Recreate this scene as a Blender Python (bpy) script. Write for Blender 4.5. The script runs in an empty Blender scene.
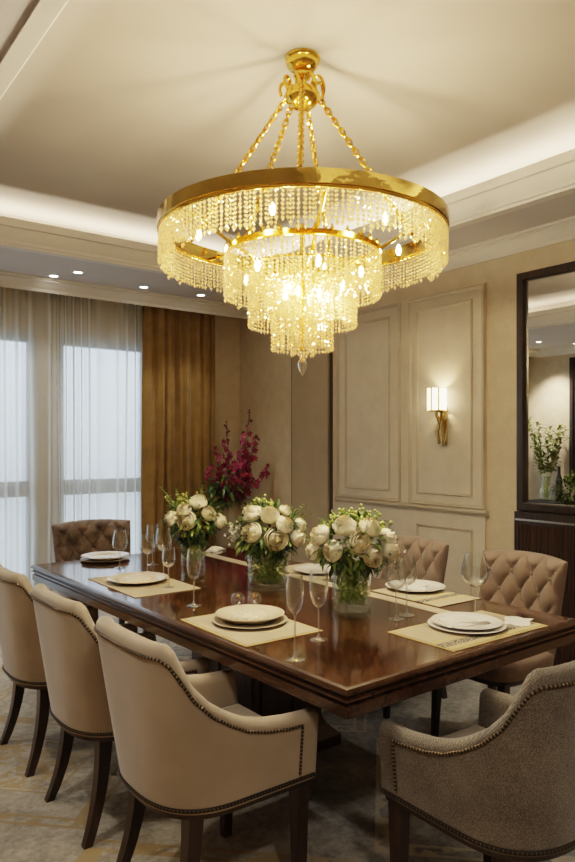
import bpy, bmesh, math, random
from mathutils import Vector, Matrix, noise
R=random.Random(7)
PI=math.pi
C=bpy.context.scene.collection
S=bpy.context.scene

# ------------------------------------------------------------------ helpers
class MB:
    def __init__(s): s.v=[]; s.f=[]; s.m=[]
    def add(s,vs,fs,mi=0,M=None):
        b=len(s.v)
        for p in vs:
            p=Vector(p)
            if M is not None: p=M@p
            s.v.append(p[:])
        for f in fs: s.f.append([b+i for i in f]); s.m.append(mi)
    def box(s,x0,y0,z0,x1,y1,z1,mi=0,M=None):
        vs=[(x0,y0,z0),(x1,y0,z0),(x1,y1,z0),(x0,y1,z0),(x0,y0,z1),(x1,y0,z1),(x1,y1,z1),(x0,y1,z1)]
        s.add(vs,[(0,3,2,1),(4,5,6,7),(0,1,5,4),(1,2,6,5),(2,3,7,6),(3,0,4,7)],mi,M)
    def loft(s,rings,closed=True,cap=True,mi=0,M=None,loop=False):
        n=len(rings[0]); vs=[p for r in rings for p in r]; fs=[]
        k=len(rings)
        for i in range(k if loop else k-1):
            a=i*n; b=((i+1)%k)*n
            for j in range(n if closed else n-1):
                j2=(j+1)%n
                fs.append((a+j,a+j2,b+j2,b+j))
        if cap and not loop and closed:
            fs.append(tuple(range(n))[::-1]); fs.append(tuple((k-1)*n+j for j in range(n)))
        s.add(vs,fs,mi,M)
    def lathe(s,prof,n=24,c=(0,0,0),mi=0,M=None,cap=True):
        rings=[[(c[0]+r*math.cos(2*PI*j/n),c[1]+r*math.sin(2*PI*j/n),c[2]+z) for j in range(n)] for r,z in prof]
        s.loft(rings,True,cap,mi,M)
    def tube(s,path,r,n=8,mi=0,M=None,loop=False):
        P=[Vector(p) for p in path]; rings=[]; k=len(P); up=Vector((0,0,1)); prev=None
        for i,p in enumerate(P):
            if loop: t=(P[(i+1)%k]-P[i-1])
            else: t=P[min(i+1,k-1)]-P[max(i-1,0)]
            t.normalize()
            if prev is None:
                a=t.cross(up)
                if a.length<.05: a=t.cross(Vector((1,0,0)))
            else: a=prev-t*prev.dot(t)
            a.normalize(); prev=a; b=t.cross(a)
            rr=r[i] if isinstance(r,(list,tuple)) else r
            rings.append([p+a*rr*math.cos(2*PI*j/n)+b*rr*math.sin(2*PI*j/n) for j in range(n)])
        s.loft(rings,True,True,mi,M,loop)
    def sphere(s,c,r,n=8,k=5,mi=0,sz=1.0,M=None):
        prof=[(max(1e-4,r*math.sin(PI*i/k)),-r*sz*math.cos(PI*i/k)) for i in range(k+1)]
        s.lathe(prof,n,c,mi,M)
    def frame(s,u0,v0,u1,v1,prof,fn,mi=0):
        # mitred moulding around a rectangle; prof = (inset, height); fn(u,v,h)->xyz
        rings=[]
        for (u,v,du,dv) in ((u0,v0,1,1),(u1,v0,-1,1),(u1,v1,-1,-1),(u0,v1,1,-1)):
            rings.append([fn(u+du*d,v+dv*d,h) for d,h in prof])
        s.loft(rings,False,False,mi,None,True)
    def build(s,name,mats,parent=None,smooth=40,loc=None,fix=True):
        me=bpy.data.meshes.new(name); me.from_pydata(s.v,[],s.f)
        if not isinstance(mats,(list,tuple)): mats=[mats]
        for m in mats: me.materials.append(m)
        if len(mats)>1:
            for i,p in enumerate(me.polygons): p.material_index=s.m[i]
        if fix:
            bm=bmesh.new(); bm.from_mesh(me); bmesh.ops.recalc_face_normals(bm,faces=bm.faces); bm.to_mesh(me); bm.free()
        if smooth is not None:
            for p in me.polygons: p.use_smooth=True
            me.set_sharp_from_angle(angle=math.radians(smooth))
        me.update()
        o=bpy.data.objects.new(name,me); C.objects.link(o)
        if parent: o.parent=parent
        if loc: o.location=loc
        return o

def tag(o,label,cat,group=None,kind=None):
    if label: o['label']=label
    if cat: o['category']=cat
    if group: o['group']=group
    if kind: o['kind']=kind
    return o
def empty(name,label,cat,loc=(0,0,0),rz=0,group=None):
    o=bpy.data.objects.new(name,None); C.objects.link(o); o.location=loc; o.rotation_euler=(0,0,rz); o.empty_display_size=.05
    return tag(o,label,cat,group)
def struct(o): o['kind']='structure'; return o
def dup(root,loc,rz,label):
    r=root.copy(); C.objects.link(r); r.location=loc; r.rotation_euler=(0,0,rz); r['label']=label
    for ch in list(root.children):
        c=ch.copy(); C.objects.link(c); c.parent=r
        for g in list(ch.children):
            d=g.copy(); C.objects.link(d); d.parent=c
    return r

# ------------------------------------------------------------------ materials
class NT:
    def __init__(s,name):
        s.mat=bpy.data.materials.new(name); s.mat.use_nodes=True
        s.t=s.mat.node_tree; s.t.nodes.clear(); s.out=s.n('ShaderNodeOutputMaterial')
    def n(s,t,**k):
        o=s.t.nodes.new(t)
        for a,b in k.items(): setattr(o,a,b)
        return o
    def l(s,a,b): s.t.links.new(a,b)
    def put(s,sock,v):
        if hasattr(v,'is_output'): s.l(v,sock)
        else: sock.default_value=v
    def math(s,op,a,b=0.0,c=None):
        o=s.n('ShaderNodeMath',operation=op); s.put(o.inputs[0],a); s.put(o.inputs[1],b)
        if c is not None: s.put(o.inputs[2],c)
        return o.outputs[0]
    def coord(s,kind='Object',scale=None):
        o=s.n('ShaderNodeTexCoord').outputs[kind]
        if scale:
            m=s.n('ShaderNodeMapping'); m.inputs['Scale'].default_value=scale; s.l(o,m.inputs['Vector']); return m.outputs[0]
        return o
    def noise(s,vec,scale,detail=4,rough=.55):
        o=s.n('ShaderNodeTexNoise'); s.l(vec,o.inputs['Vector']); o.inputs['Scale'].default_value=scale
        o.inputs['Detail'].default_value=detail; o.inputs['Roughness'].default_value=rough
        return o.outputs['Fac']
    def ramp(s,fac,stops):
        o=s.n('ShaderNodeValToRGB'); s.put(o.inputs[0],fac); e=o.color_ramp.elements
        while len(e)<len(stops): e.new(.5)
        for i,(p,c) in enumerate(stops): e[i].position=p; e[i].color=(*c,1)
        return o.outputs[0]
    def mix(s,f,a,b):
        o=s.n('ShaderNodeMix',data_type='RGBA'); s.put(o.inputs[0],f)
        s.put(o.inputs[6],a if hasattr(a,'is_output') else (*a,1)); s.put(o.inputs[7],b if hasattr(b,'is_output') else (*b,1))
        return o.outputs[2]
    def bump(s,h,strength,dist=.01):
        o=s.n('ShaderNodeBump'); s.l(h,o.inputs['Height']); o.inputs['Strength'].default_value=strength; o.inputs['Distance'].default_value=dist
        return o.outputs[0]
    def pbr(s,col,rough=.5,metal=0,bump=None,**k):
        p=s.n('ShaderNodeBsdfPrincipled')
        s.put(p.inputs['Base Color'],col if hasattr(col,'is_output') else (*col,1)); s.put(p.inputs['Roughness'],rough); p.inputs['Metallic'].default_value=metal
        if bump is not None: s.l(bump,p.inputs['Normal'])
        for a,b in k.items(): s.put(p.inputs[a.replace('_',' ')],b)
        s.l(p.outputs[0],s.out.inputs[0]); return s.mat

def sep(t,vec):
    o=t.n('ShaderNodeSeparateXYZ'); t.l(vec,o.inputs[0]); return o.outputs
def lerp3(c,k): return tuple(min(1,x*k) for x in c)

def noisy(name,col,var=.12,scale=6,rough=.6,bs=0,bscale=60,metal=0,sc=None,**k):
    t=NT(name); v=t.coord('Object',sc)
    f=t.noise(v,scale)
    c=t.ramp(f,[(.3,lerp3(col,1-var)),(.7,lerp3(col,1+var))])
    b=t.bump(t.noise(v,bscale,3),bs,.004) if bs else None
    return t.pbr(c,rough,metal,b,**k)

def fabric(name,col,var=.12,weave=420,bs=.25,sheen=.5,rough=.85,mott=5):
    t=NT(name); v=t.coord('Object')
    f=t.noise(v,mott,5); g=t.noise(v,weave,2)
    a=t.math('ADD',t.math('MULTIPLY',f,.75),t.math('MULTIPLY',g,.25))
    c=t.ramp(a,[(.36,lerp3(col,1-var)),(.64,lerp3(col,1+var))])
    return t.pbr(c,rough,0,t.bump(g,bs,.002),Sheen_Weight=sheen,Sheen_Roughness=.4)

def velvet_mottled(name,dark,light):
    t=NT(name); v=t.coord('Object')
    f=t.noise(v,14,4); c=t.ramp(f,[(.35,dark),(.66,light)])
    return t.pbr(c,.7,0,t.bump(t.noise(v,300,2),.15,.002),Sheen_Weight=.6,Sheen_Roughness=.35)

def wood(name,dark,light,rough=.3,axis=1,scale=3,coat=0.0):
    t=NT(name); sc=[14,14,14]; sc[axis]=.9
    v=t.coord('Object',tuple(sc)); f=t.noise(v,scale,6,.6)
    c=t.ramp(f,[(.3,dark),(.72,light)])
    return t.pbr(c,rough,0,t.bump(f,.05,.002),Coat_Weight=coat,Coat_Roughness=.08)

def glow(name,col,s):
    t=NT(name); e=t.n('ShaderNodeEmission'); e.inputs[0].default_value=(*col,1); e.inputs[1].default_value=s
    t.l(e.outputs[0],t.out.inputs[0]); return t.mat

def glass(name,tint=(.97,.98,.98),edge=.55,base=.04,rough=.02,pw=2.2):
    t=NT(name)
    lw=t.n('ShaderNodeLayerWeight'); lw.inputs[0].default_value=.35
    f=t.math('MULTIPLY_ADD',t.math('POWER',lw.outputs['Facing'],pw),edge,base)
    tr=t.n('ShaderNodeBsdfTransparent'); tr.inputs[0].default_value=(*tint,1)
    gl=t.n('ShaderNodeBsdfGlossy'); gl.inputs['Roughness'].default_value=rough; gl.inputs[0].default_value=(.95,.96,.97,1)
    m=t.n('ShaderNodeMixShader'); t.l(f,m.inputs[0]); t.l(tr.outputs[0],m.inputs[1]); t.l(gl.outputs[0],m.inputs[2])
    t.l(m.outputs[0],t.out.inputs[0]); return t.mat

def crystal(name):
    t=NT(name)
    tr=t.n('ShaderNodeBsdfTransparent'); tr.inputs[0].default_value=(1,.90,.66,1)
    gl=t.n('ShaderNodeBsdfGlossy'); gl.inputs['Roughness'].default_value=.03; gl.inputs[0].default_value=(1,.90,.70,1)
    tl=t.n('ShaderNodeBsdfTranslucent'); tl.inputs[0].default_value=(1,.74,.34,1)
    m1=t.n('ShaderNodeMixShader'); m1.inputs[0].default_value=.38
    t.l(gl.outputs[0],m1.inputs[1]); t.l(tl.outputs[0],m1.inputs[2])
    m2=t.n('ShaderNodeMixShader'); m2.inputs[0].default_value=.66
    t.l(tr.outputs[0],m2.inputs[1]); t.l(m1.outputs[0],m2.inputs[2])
    em=t.n('ShaderNodeEmission'); em.inputs[0].default_value=(1,.74,.32,1); em.inputs[1].default_value=.08  # faint warm glow added to the beads, standing in for bulb light inside
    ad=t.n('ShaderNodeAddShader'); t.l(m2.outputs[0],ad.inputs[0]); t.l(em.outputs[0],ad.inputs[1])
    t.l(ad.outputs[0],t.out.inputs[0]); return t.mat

def sheer(name):
    t=NT(name); v=t.coord('Object')
    tr=t.n('ShaderNodeBsdfTransparent'); tr.inputs[0].default_value=(.97,.98,1,1)
    tl=t.n('ShaderNodeBsdfTranslucent'); tl.inputs[0].default_value=(.86,.87,.86,1)
    df=t.n('ShaderNodeBsdfDiffuse'); df.inputs[0].default_value=(.78,.82,.84,1)
    m1=t.n('ShaderNodeMixShader'); m1.inputs[0].default_value=.5
    t.l(tl.outputs[0],m1.inputs[1]); t.l(df.outputs[0],m1.inputs[2])
    lw=t.n('ShaderNodeLayerWeight'); lw.inputs[0].default_value=.5
    f=t.math('MINIMUM',t.math('MULTIPLY_ADD',lw.outputs['Facing'],.75,.42),.97)
    m2=t.n('ShaderNodeMixShader'); t.l(f,m2.inputs[0])
    t.l(tr.outputs[0],m2.inputs[1]); t.l(m1.outputs[0],m2.inputs[2])
    t.l(m2.outputs[0],t.out.inputs[0]); return t.mat

def petal(name,a,b):
    t=NT(name); v=t.coord('Object'); f=t.noise(v,22,3)
    c=t.ramp(f,[(.3,a),(.7,b)])
    return t.pbr(c,.55,0,None,Subsurface_Weight=.4,Subsurface_Radius=(.03,.024,.016),Sheen_Weight=.2)
def leafm(name,a,b,rough=.45):
    t=NT(name); v=t.coord('Object'); f=t.noise(v,35,3)
    c=t.ramp(f,[(.3,a),(.7,b)])
    return t.pbr(c,rough)

M={}
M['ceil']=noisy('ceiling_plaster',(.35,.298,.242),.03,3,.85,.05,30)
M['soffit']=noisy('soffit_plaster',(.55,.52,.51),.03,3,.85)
M['crown']=noisy('crown_plaster',(.66,.62,.56),.02,4,.7)
t=NT('wallpaper'); v=t.coord('Object'); f=t.noise(v,9,6,.65)
M['wall']=t.pbr(t.ramp(f,[(.3,(.47,.385,.265)),(.7,(.56,.465,.335))]),.7,0,t.bump(t.noise(v,40,6),.25,.004))
t=NT('panel_paint'); v=t.coord('Object'); f=t.noise(v,6,7,.7)
M['panel']=t.pbr(t.ramp(f,[(.3,(.50,.435,.335)),(.7,(.58,.515,.41))]),.65,0,t.bump(f,.12,.004))
M['mould']=noisy('panel_moulding',(.43,.37,.285),.04,6,.6)
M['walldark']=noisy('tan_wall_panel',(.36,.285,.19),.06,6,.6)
M['darktrim']=noisy('bronze_trim',(.03,.024,.018),.1,6,.4)
M['darkframe']=wood('espresso_wood',(.018,.013,.01),(.045,.032,.024),.35,2)
M['flute']=wood('fluted_dark_wood',(.022,.013,.009),(.055,.032,.022),.35,2)
M['floor']=wood('oak_floor',(.18,.12,.075),(.30,.21,.13),.4,1)
M['metal']=noisy('brushed_steel',(.75,.74,.72),.05,20,.25,metal=1)
M['gold']=noisy('polished_gold',(.88,.55,.11),.15,12,.14,metal=1)
M['goldband']=noisy('polished_gold_band',(.62,.42,.12),.25,5,.06,.35,9,metal=1)
M['brass']=noisy('aged_brass',(.62,.46,.20),.2,15,.25,metal=1)
M['nail']=noisy('antique_nail',(.27,.215,.15),.2,90,.28,metal=1)
M['tape']=noisy('dark_tape',(.022,.016,.012),.2,60,.7)
M['beige']=fabric('beige_velvet',(.355,.292,.222),.10)
M['seatbeige']=fabric('beige_seat_velvet',(.40,.335,.26),.08)
M['tuft']=fabric('taupe_velvet',(.215,.155,.117),.12,300,.15,.3)
M['farvelvet']=velvet_mottled('brown_velvet',(.045,.030,.023),(.165,.113,.086))
M['greyseat']=fabric('grey_seat_linen',(.25,.225,.185),.1)
# grey tweed: crossed waves
t=NT('grey_tweed'); v=t.coord('Object')
w1=t.n('ShaderNodeTexWave',wave_type='BANDS',bands_direction='DIAGONAL'); t.l(v,w1.inputs['Vector']); w1.inputs['Scale'].default_value=95; w1.inputs['Distortion'].default_value=3; w1.inputs['Detail Scale'].default_value=6
g=t.noise(v,260,3,.8); f=t.noise(v,5,5)
a=t.math('ADD',t.math('MULTIPLY',w1.outputs['Fac'],.14),t.math('ADD',t.math('MULTIPLY',g,.65),t.math('MULTIPLY',f,.28)))
M['tweed']=t.pbr(t.ramp(a,[(.42,(.055,.046,.037)),(.54,(.145,.125,.104)),(.66,(.29,.258,.22))]),.9,0,t.bump(g,.5,.003),Sheen_Weight=.3)
M['legwood']=wood('wenge_leg',(.022,.012,.008),(.055,.032,.021),.3,2,2)
M['edge']=wood('mahogany_edge',(.035,.016,.009),(.085,.04,.021),.22,1,2,.4)
M['pedestal']=wood('mahogany_pedestal',(.03,.013,.008),(.075,.033,.02),.3,2,2,.3)
# table top with banding
TW,TL=1.354,2.786
t=NT('mahogany_top'); v=t.coord('Object'); x,y,z=sep(t,v)
gv=t.coord('Object',(15,1.0,10)); f=t.noise(gv,3.2,7,.62); f2=t.noise(t.coord('Object',(3,.5,1)),1.7,3)
base=t.ramp(t.math('MULTIPLY_ADD',f2,.35,t.math('MULTIPLY',f,.65)),[(.32,(.028,.010,.005)),(.52,(.065,.024,.011)),(.7,(.115,.046,.020))])
dx=t.math('SUBTRACT',TW/2,t.math('ABSOLUTE',x)); dy=t.math('SUBTRACT',TL/2,t.math('ABSOLUTE',y))
d=t.math('MINIMUM',dx,dy); far=t.math('MAXIMUM',dx,dy)
inb=t.math('LESS_THAN',d,.115)
line=t.math('LESS_THAN',t.math('ABSOLUTE',t.math('SUBTRACT',d,.118)),.004)
sq=t.math('MULTIPLY',t.math('GREATER_THAN',d,.122),t.math('LESS_THAN',far,.40))
c=t.mix(t.math('MULTIPLY',sq,.55),base,(.022,.009,.005))
c=t.mix(t.math('MULTIPLY',inb,.25),c,(.05,.02,.011))
c=t.mix(t.math('MULTIPLY',line,.8),c,(.018,.009,.006))
M['top']=t.pbr(c,.13,0,t.bump(f,.015,.002),Coat_Weight=.5,Coat_Roughness=.06)
# rug
t=NT('woven_rug'); v=t.coord('Object'); x,y,z=sep(t,v)
n1=t.noise(v,3.0,6,.7); n2=t.noise(v,38,4,.7); n3=t.noise(v,9,5,.6)
base=t.ramp(t.math('MULTIPLY_ADD',n2,.4,t.math('MULTIPLY',n1,.6)),[(.38,(.19,.165,.135)),(.5,(.36,.325,.265)),(.62,(.52,.475,.40))])
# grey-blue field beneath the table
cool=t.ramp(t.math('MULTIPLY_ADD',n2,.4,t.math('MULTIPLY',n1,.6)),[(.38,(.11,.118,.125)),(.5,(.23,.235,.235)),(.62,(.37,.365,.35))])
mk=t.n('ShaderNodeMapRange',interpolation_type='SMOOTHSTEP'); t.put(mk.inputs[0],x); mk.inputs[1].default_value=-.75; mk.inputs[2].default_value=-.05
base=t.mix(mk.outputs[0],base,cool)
def cell(p,per,off):
    q=t.math('ADD',p,off); return t.math('ABSOLUTE',t.math('SUBTRACT',t.math('FLOORED_MODULO',q,per),per/2))
u=cell(x,1.5,.35); w=cell(y,1.5,.42)
dm=t.math('ADD',u,w)
def band(c0,wd): return t.math('LESS_THAN',t.math('ABSOLUTE',t.math('SUBTRACT',dm,c0)),wd)
lines=t.math('MAXIMUM',t.math('MAXIMUM',band(.62,.012),band(.70,.012)),t.math('MULTIPLY',band(.66,.03),t.math('GREATER_THAN',n3,.5)))
lines=t.math('MAXIMUM',lines,t.math('MULTIPLY',band(.36,.008),1.0))
med=t.math('MULTIPLY',t.math('LESS_THAN',dm,.33),t.math('GREATER_THAN',t.noise(v,24,5,.6),.50))
gold=t.math('MULTIPLY',t.math('MAXIMUM',lines,med),t.math('MULTIPLY_ADD',n2,.9,.4))
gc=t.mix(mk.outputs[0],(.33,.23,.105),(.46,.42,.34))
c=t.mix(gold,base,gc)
M['rug']=t.pbr(c,.95,0,t.bump(t.noise(v,220,3,.8),.6,.004),Sheen_Weight=.2)
M['drape']=fabric('ochre_velvet',(.215,.128,.036),.12,260,.2,.15,.8,9)
M['sheer']=sheer('sheer_voile')
M['winframe']=noisy('window_frame_grey',(.42,.44,.46),.05,5,.5)
M['winglass']=glass('window_glass',(.96,.98,1),.5,.04)
M['glass']=glass('table_glass',(.96,.97,.97),.95,.055,.03,1.5)
M['glassstem']=glass('table_glass_stem',(.92,.94,.95),.75,.25,.05,1.0)
M['vase']=glass('vase_glass',(.96,.98,.95),.85,.03,.02,2.0)
M['water']=glass('vase_water',(.95,.98,.92),.12,.008)
t=NT('mirror_silver'); p=t.n('ShaderNodeBsdfGlossy'); p.inputs['Roughness'].default_value=.005; p.inputs[0].default_value=(.86,.85,.83,1); t.l(p.outputs[0],t.out.inputs[0]); M['mirror']=t.mat
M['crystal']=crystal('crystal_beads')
M['pendant']=glass('crystal_pendant_glass',(.93,.92,.90),.9,.22,.03,1.3)
M['bulb']=glow('bulb_glow',(1,.72,.34),55)
M['shade']=glow('sconce_shade_glow',(1,.80,.50),3.2)
M['led']=glow('downlight_glow',(1,.93,.82),14)
M['white']=noisy('white_enamel',(.75,.74,.71),.03,5,.4)
M['china']=noisy('cream_china',(.68,.59,.44),.03,10,.18,Coat_Weight=.4)
M['charger']=noisy('stone_charger',(.50,.43,.32),.08,14,.25)
M['chinawhite']=noisy('white_china',(.80,.78,.74),.02,10,.15,Coat_Weight=.4)
M['napkin']=fabric('white_linen',(.78,.75,.69),.05,300,.2,.2)
t=NT('embossed_cream'); v=t.coord('Object'); vo=t.n('ShaderNodeTexVoronoi'); t.l(v,vo.inputs['Vector']); vo.inputs['Scale'].default_value=60
M['emboss']=t.pbr(t.ramp(vo.outputs['Distance'],[(.1,(.82,.76,.62)),(.6,(.70,.61,.45))]),.3,0,t.bump(vo.outputs['Distance'],.8,.006))
M['mat']=fabric('straw_mat',(.46,.385,.265),.12,240,.4,.1,.8)
M['goldmat']=fabric('gold_mat',(.52,.39,.17),.12,240,.4,.1,.6)
t=NT('embroidered_mat'); v=t.coord('Object'); x,y,z=sep(t,v)
vo=t.n('ShaderNodeTexVoronoi'); t.l(v,vo.inputs['Vector']); vo.inputs['Scale'].default_value=170
band_=t.math('LESS_THAN',t.math('ABSOLUTE',t.math('ADD',y,.095)),.022)
dots=t.math('MULTIPLY',band_,t.math('GREATER_THAN',vo.outputs['Distance'],.42))
b2=t.math('LESS_THAN',t.math('ABSOLUTE',t.math('ADD',y,.05)),.006)
b3=t.math('LESS_THAN',t.math('ABSOLUTE',t.math('ADD',y,.135)),.006)
g=t.noise(v,200,3)
base=t.ramp(g,[(.3,(.40,.33,.21)),(.7,(.56,.48,.34))])
c=t.mix(band_,base,(.62,.55,.40)); c=t.mix(dots,c,(.05,.04,.03)); c=t.mix(t.math('MAXIMUM',b2,b3),c,(.60,.45,.18))
M['embmat']=t.pbr(c,.75,0,t.bump(g,.4,.003))
M['rose']=petal('cream_rose_petals',(.90,.79,.55),(.97,.90,.71))
M['rosey']=petal('yellow_bud_petals',(.72,.55,.20),(.86,.72,.36))
M['filler']=petal('white_filler',(.72,.70,.58),(.86,.84,.74))
M['berry']=leafm('green_berries',(.30,.36,.08),(.52,.55,.20),.5)
M['leaf']=leafm('rose_leaves',(.018,.050,.012),(.085,.16,.035))
M['leaf2']=leafm('fresh_leaves',(.14,.23,.04),(.38,.48,.14))
M['stem']=leafm('green_stems',(.24,.34,.07),(.50,.56,.20))
M['olive']=leafm('olive_leaves',(.09,.12,.025),(.27,.29,.085))
M['pink']=petal('magenta_petals',(.15,.008,.036),(.37,.024,.105))
M['pinkbud']=petal('dark_bud_petals',(.10,.012,.03),(.24,.03,.06))
M['pot']=noisy('taupe_ceramic',(.20,.155,.105),.1,6,.5)
M['doorwood']=M['darkframe']
M['art']=noisy('dark_panel',(.03,.025,.022),.3,3,.3)

# ------------------------------------------------------------------ room
X0,X1,Y0,Y1=-1.1,4.2,-1.7,6.4
HS,HC=2.95,3.26
TX0,TX1,TY0,TY1=.79,3.62,.15,5.21
m=MB(); m.box(X0-.15,Y0-.15,-.1,X1+.15,Y1+.15,0); struct(m.build('floor',M['floor']))
m=MB(); m.box(X1,Y0-.15,0,X1+.15,Y1+.15,3.5); struct(m.build('wall_right',M['wall']))
m=MB(); m.box(X0-.15,Y0-.15,0,X0,Y1+.15,3.5); struct(m.build('wall_left',M['wall']))
m=MB(); m.box(X0,Y0-.15,0,X1,Y0,3.5); struct(m.build('wall_back',M['wall']))
# window wall with two openings
WZ0,WZ1=.06,2.50
op=[(-.9,2.0),(2.20,3.13)]
m=MB()
m.box(X0,Y1,0,X1,Y1+.2,WZ0); m.box(X0,Y1,WZ1,X1,Y1+.2,3.5)
for a,b in ((X0,op[0][0]),(op[0][1],op[1][0]),(op[1][1],X1)): m.box(a,Y1,WZ0,b,Y1+.2,WZ1)
struct(m.build('wall_front',M['wall']))
for k,(a,b) in enumerate(op):
    m=MB(); fw=.06
    m.box(a,Y1+.05,WZ0,a+fw,Y1+.13,WZ1); m.box(b-fw,Y1+.05,WZ0,b,Y1+.13,WZ1)
    m.box(a+fw,Y1+.05,WZ0,b-fw,Y1+.13,WZ0+fw); m.box(a+fw,Y1+.05,WZ1-fw,b-fw,Y1+.13,WZ1)
    m.box(a+fw,Y1+.05,1.03,b-fw,Y1+.13,1.17)
    if k==0: m.box(.5,Y1+.05,WZ0+fw,.62,Y1+.13,1.03); m.box(.5,Y1+.05,1.17,.62,Y1+.13,WZ1-fw)
    w=struct(m.build('window_%d'%(k+1),M['winframe'],smooth=None))
    m=MB(); m.box(a+fw,Y1+.085,WZ0+fw,b-fw,Y1+.09,WZ1-fw); m.build('pane',M['winglass'],w,None)
# ceiling : soffit ring + recess + tray
m=MB()
rects=[((X0,Y0,X1,TY0)),((X0,TY1,X1,Y1)),((X0,TY0,TX0,TY1)),((TX1,TY0,X1,TY1))]
for a in rects: m.box(a[0],a[1],HS,a[2],a[3],HS+.05,1)
g=.30
m.box(X0,Y0,HC,X1,Y1,HC+.1,0)
m.box(TX0-g-.05,TY0-g,HS+.05,TX0-g,TY1+g,HC,0); m.box(TX1+g,TY0-g,HS+.05,TX1+g+.05,TY1+g,HC,0)
m.box(TX0-g,TY0-g-.05,HS+.05,TX1+g,TY0-g,HC,0); m.box(TX0-g,TY1+g,HS+.05,TX1+g,TY1+g+.05,HC,0)
struct(m.build('ceiling',[M['ceil'],M['soffit']],smooth=None))
# crown lip around the tray
prof=[(-.07,2.95),(-.07,2.938),(0,2.938),(.004,2.952),(.016,2.958),(.016,2.978),(.022,2.985),(.032,3.0),(.045,3.025),(.052,3.05),(.052,3.062),(.068,3.066),(.068,3.125),(.03,3.125),(.03,3.01),(-.07,3.01)]
m=MB(); m.frame(TX0,TY0,TX1,TY1,prof,lambda u,v,h:(u,v,h)); struct(m.build('trim_1',M['crown'],smooth=30))
# wall cornice
prof=[(0,2.835),(.012,2.835),(.012,2.862),(.02,2.868),(.03,2.885),(.055,2.905),(.078,2.915),(.078,2.93),(.10,2.935),(.10,2.95)]
m=MB(); m.frame(X0,Y0,X1,6.13,prof,lambda u,v,h:(u,v,h)); m.box(X0,6.13,2.84,X1,6.15,2.95); struct(m.build('trim_2',M['crown'],smooth=30))
# skirting
m=MB(); m.box(X1-.018,Y0,0,X1,3.06,.11); m.box(X1-.018,4.80,0,X1,Y1,.11); struct(m.build('baseboard_right',M['mould'],smooth=None))
m=MB(); m.box(X0,Y0,0,X0+.018,Y1,.11); struct(m.build('baseboard_left',M['mould'],smooth=None))
# panelled part of the right wall
m=MB(); m.box(X1-.02,3.14,0,X1-.0005,4.76,2.68); pw=struct(m.build('trim_3',M['panel'],smooth=None))
def wallframe(y0,z0,y1,z1,w,h,base):
    m=MB(); prof=[(0,0),(0,h*.6),(w*.25,h),(w*.55,h*.7),(w*.75,h*.75),(w,h*.2),(w,0)]
    m.frame(y0,z0,y1,z1,prof,lambda u,v,q:(base-q,u,v)); return m
bx=X1-.02
k=4
for (y0,z0,y1,z1,w,h) in ((3.14,1.03,3.88,2.67,.03,.02),(3.25,1.115,3.80,2.575,.022,.013),(3.97,1.03,4.76,2.67,.03,.02),(4.09,1.115,4.65,2.575,.022,.013),
                          (3.25,.16,3.80,.875,.022,.013),(4.09,.16,4.65,.875,.022,.013)):
    struct(wallframe(y0,z0,y1,z1,w,h,bx).build('trim_%d'%k,M['mould'],smooth=30)); k+=1
m=MB(); prof=[(0,.985),(.015,.985),(.02,1.0),(.034,1.006),(.034,1.018),(.02,1.026),(0,1.028)]
m.loft([[(bx-a,3.11,b) for a,b in prof],[(bx-a,4.77,b) for a,b in prof]]); struct(m.build('trim_%d'%k,M['mould'],smooth=30)); k+=1
m=MB(); m.box(bx-.015,3.14,0,bx,4.76,.12); struct(m.build('trim_%d'%k,M['mould'],smooth=None)); k+=1
for y in (4.86,5.44):
    m=MB(); m.box(X1-.012,y-.016,.11,X1,y+.016,2.84); struct(m.build('trim_%d'%k,M['darktrim'],smooth=None)); k+=1
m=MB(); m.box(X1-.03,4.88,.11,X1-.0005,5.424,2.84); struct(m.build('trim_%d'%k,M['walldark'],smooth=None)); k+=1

# mirror and sideboard
mir=empty('wall_mirror','tall dark-framed wall mirror on the beige right wall','mirror',(X1,0,0))
m=MB(); prof=[(0,0),(0,.045),(.012,.05),(.05,.05),(.058,.03),(.058,.012)]
m.frame(1.2,1.05,2.86,2.68,prof,lambda u,v,h:(-h,u,v)); m.build('frame',M['darkframe'],mir,30)
m=MB(); m.box(-.014,1.25,1.10,-.002,2.81,2.63); m.build('mirror_glass',M['mirror'],mir,None)
sb=empty('built_in_sideboard','dark fluted wooden sideboard below the mirror with a pale metal strip','sideboard',(X1,0,0))
m=MB(); m.box(-.07,1.2,0,-.002,2.86,1.045); m.build('carcass',M['darkframe'],sb,None)
m=MB(); m.box(-.078,1.2,.985,-.0701,2.85,.999); m.build('metal_strip',M['metal'],sb,None)
for q,(a,b) in enumerate(((1.22,2.03),(2.05,2.84))):
    m=MB(); yy=a
    rr=[]
    n=int((b-a)/.027)
    for i in range(n):
        for s_ in range(4):
            u=(i+s_/4)/n; rr.append((-.071-.009*abs(math.sin(PI*(u*n))),a+(b-a)*u))
    rr.append((-.071,b))
    m.loft([[(p[0],p[1],.06) for p in rr],[(p[0],p[1],.96) for p in rr]],False,False)
    m.build('door',M['flute'],sb,30)

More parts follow.
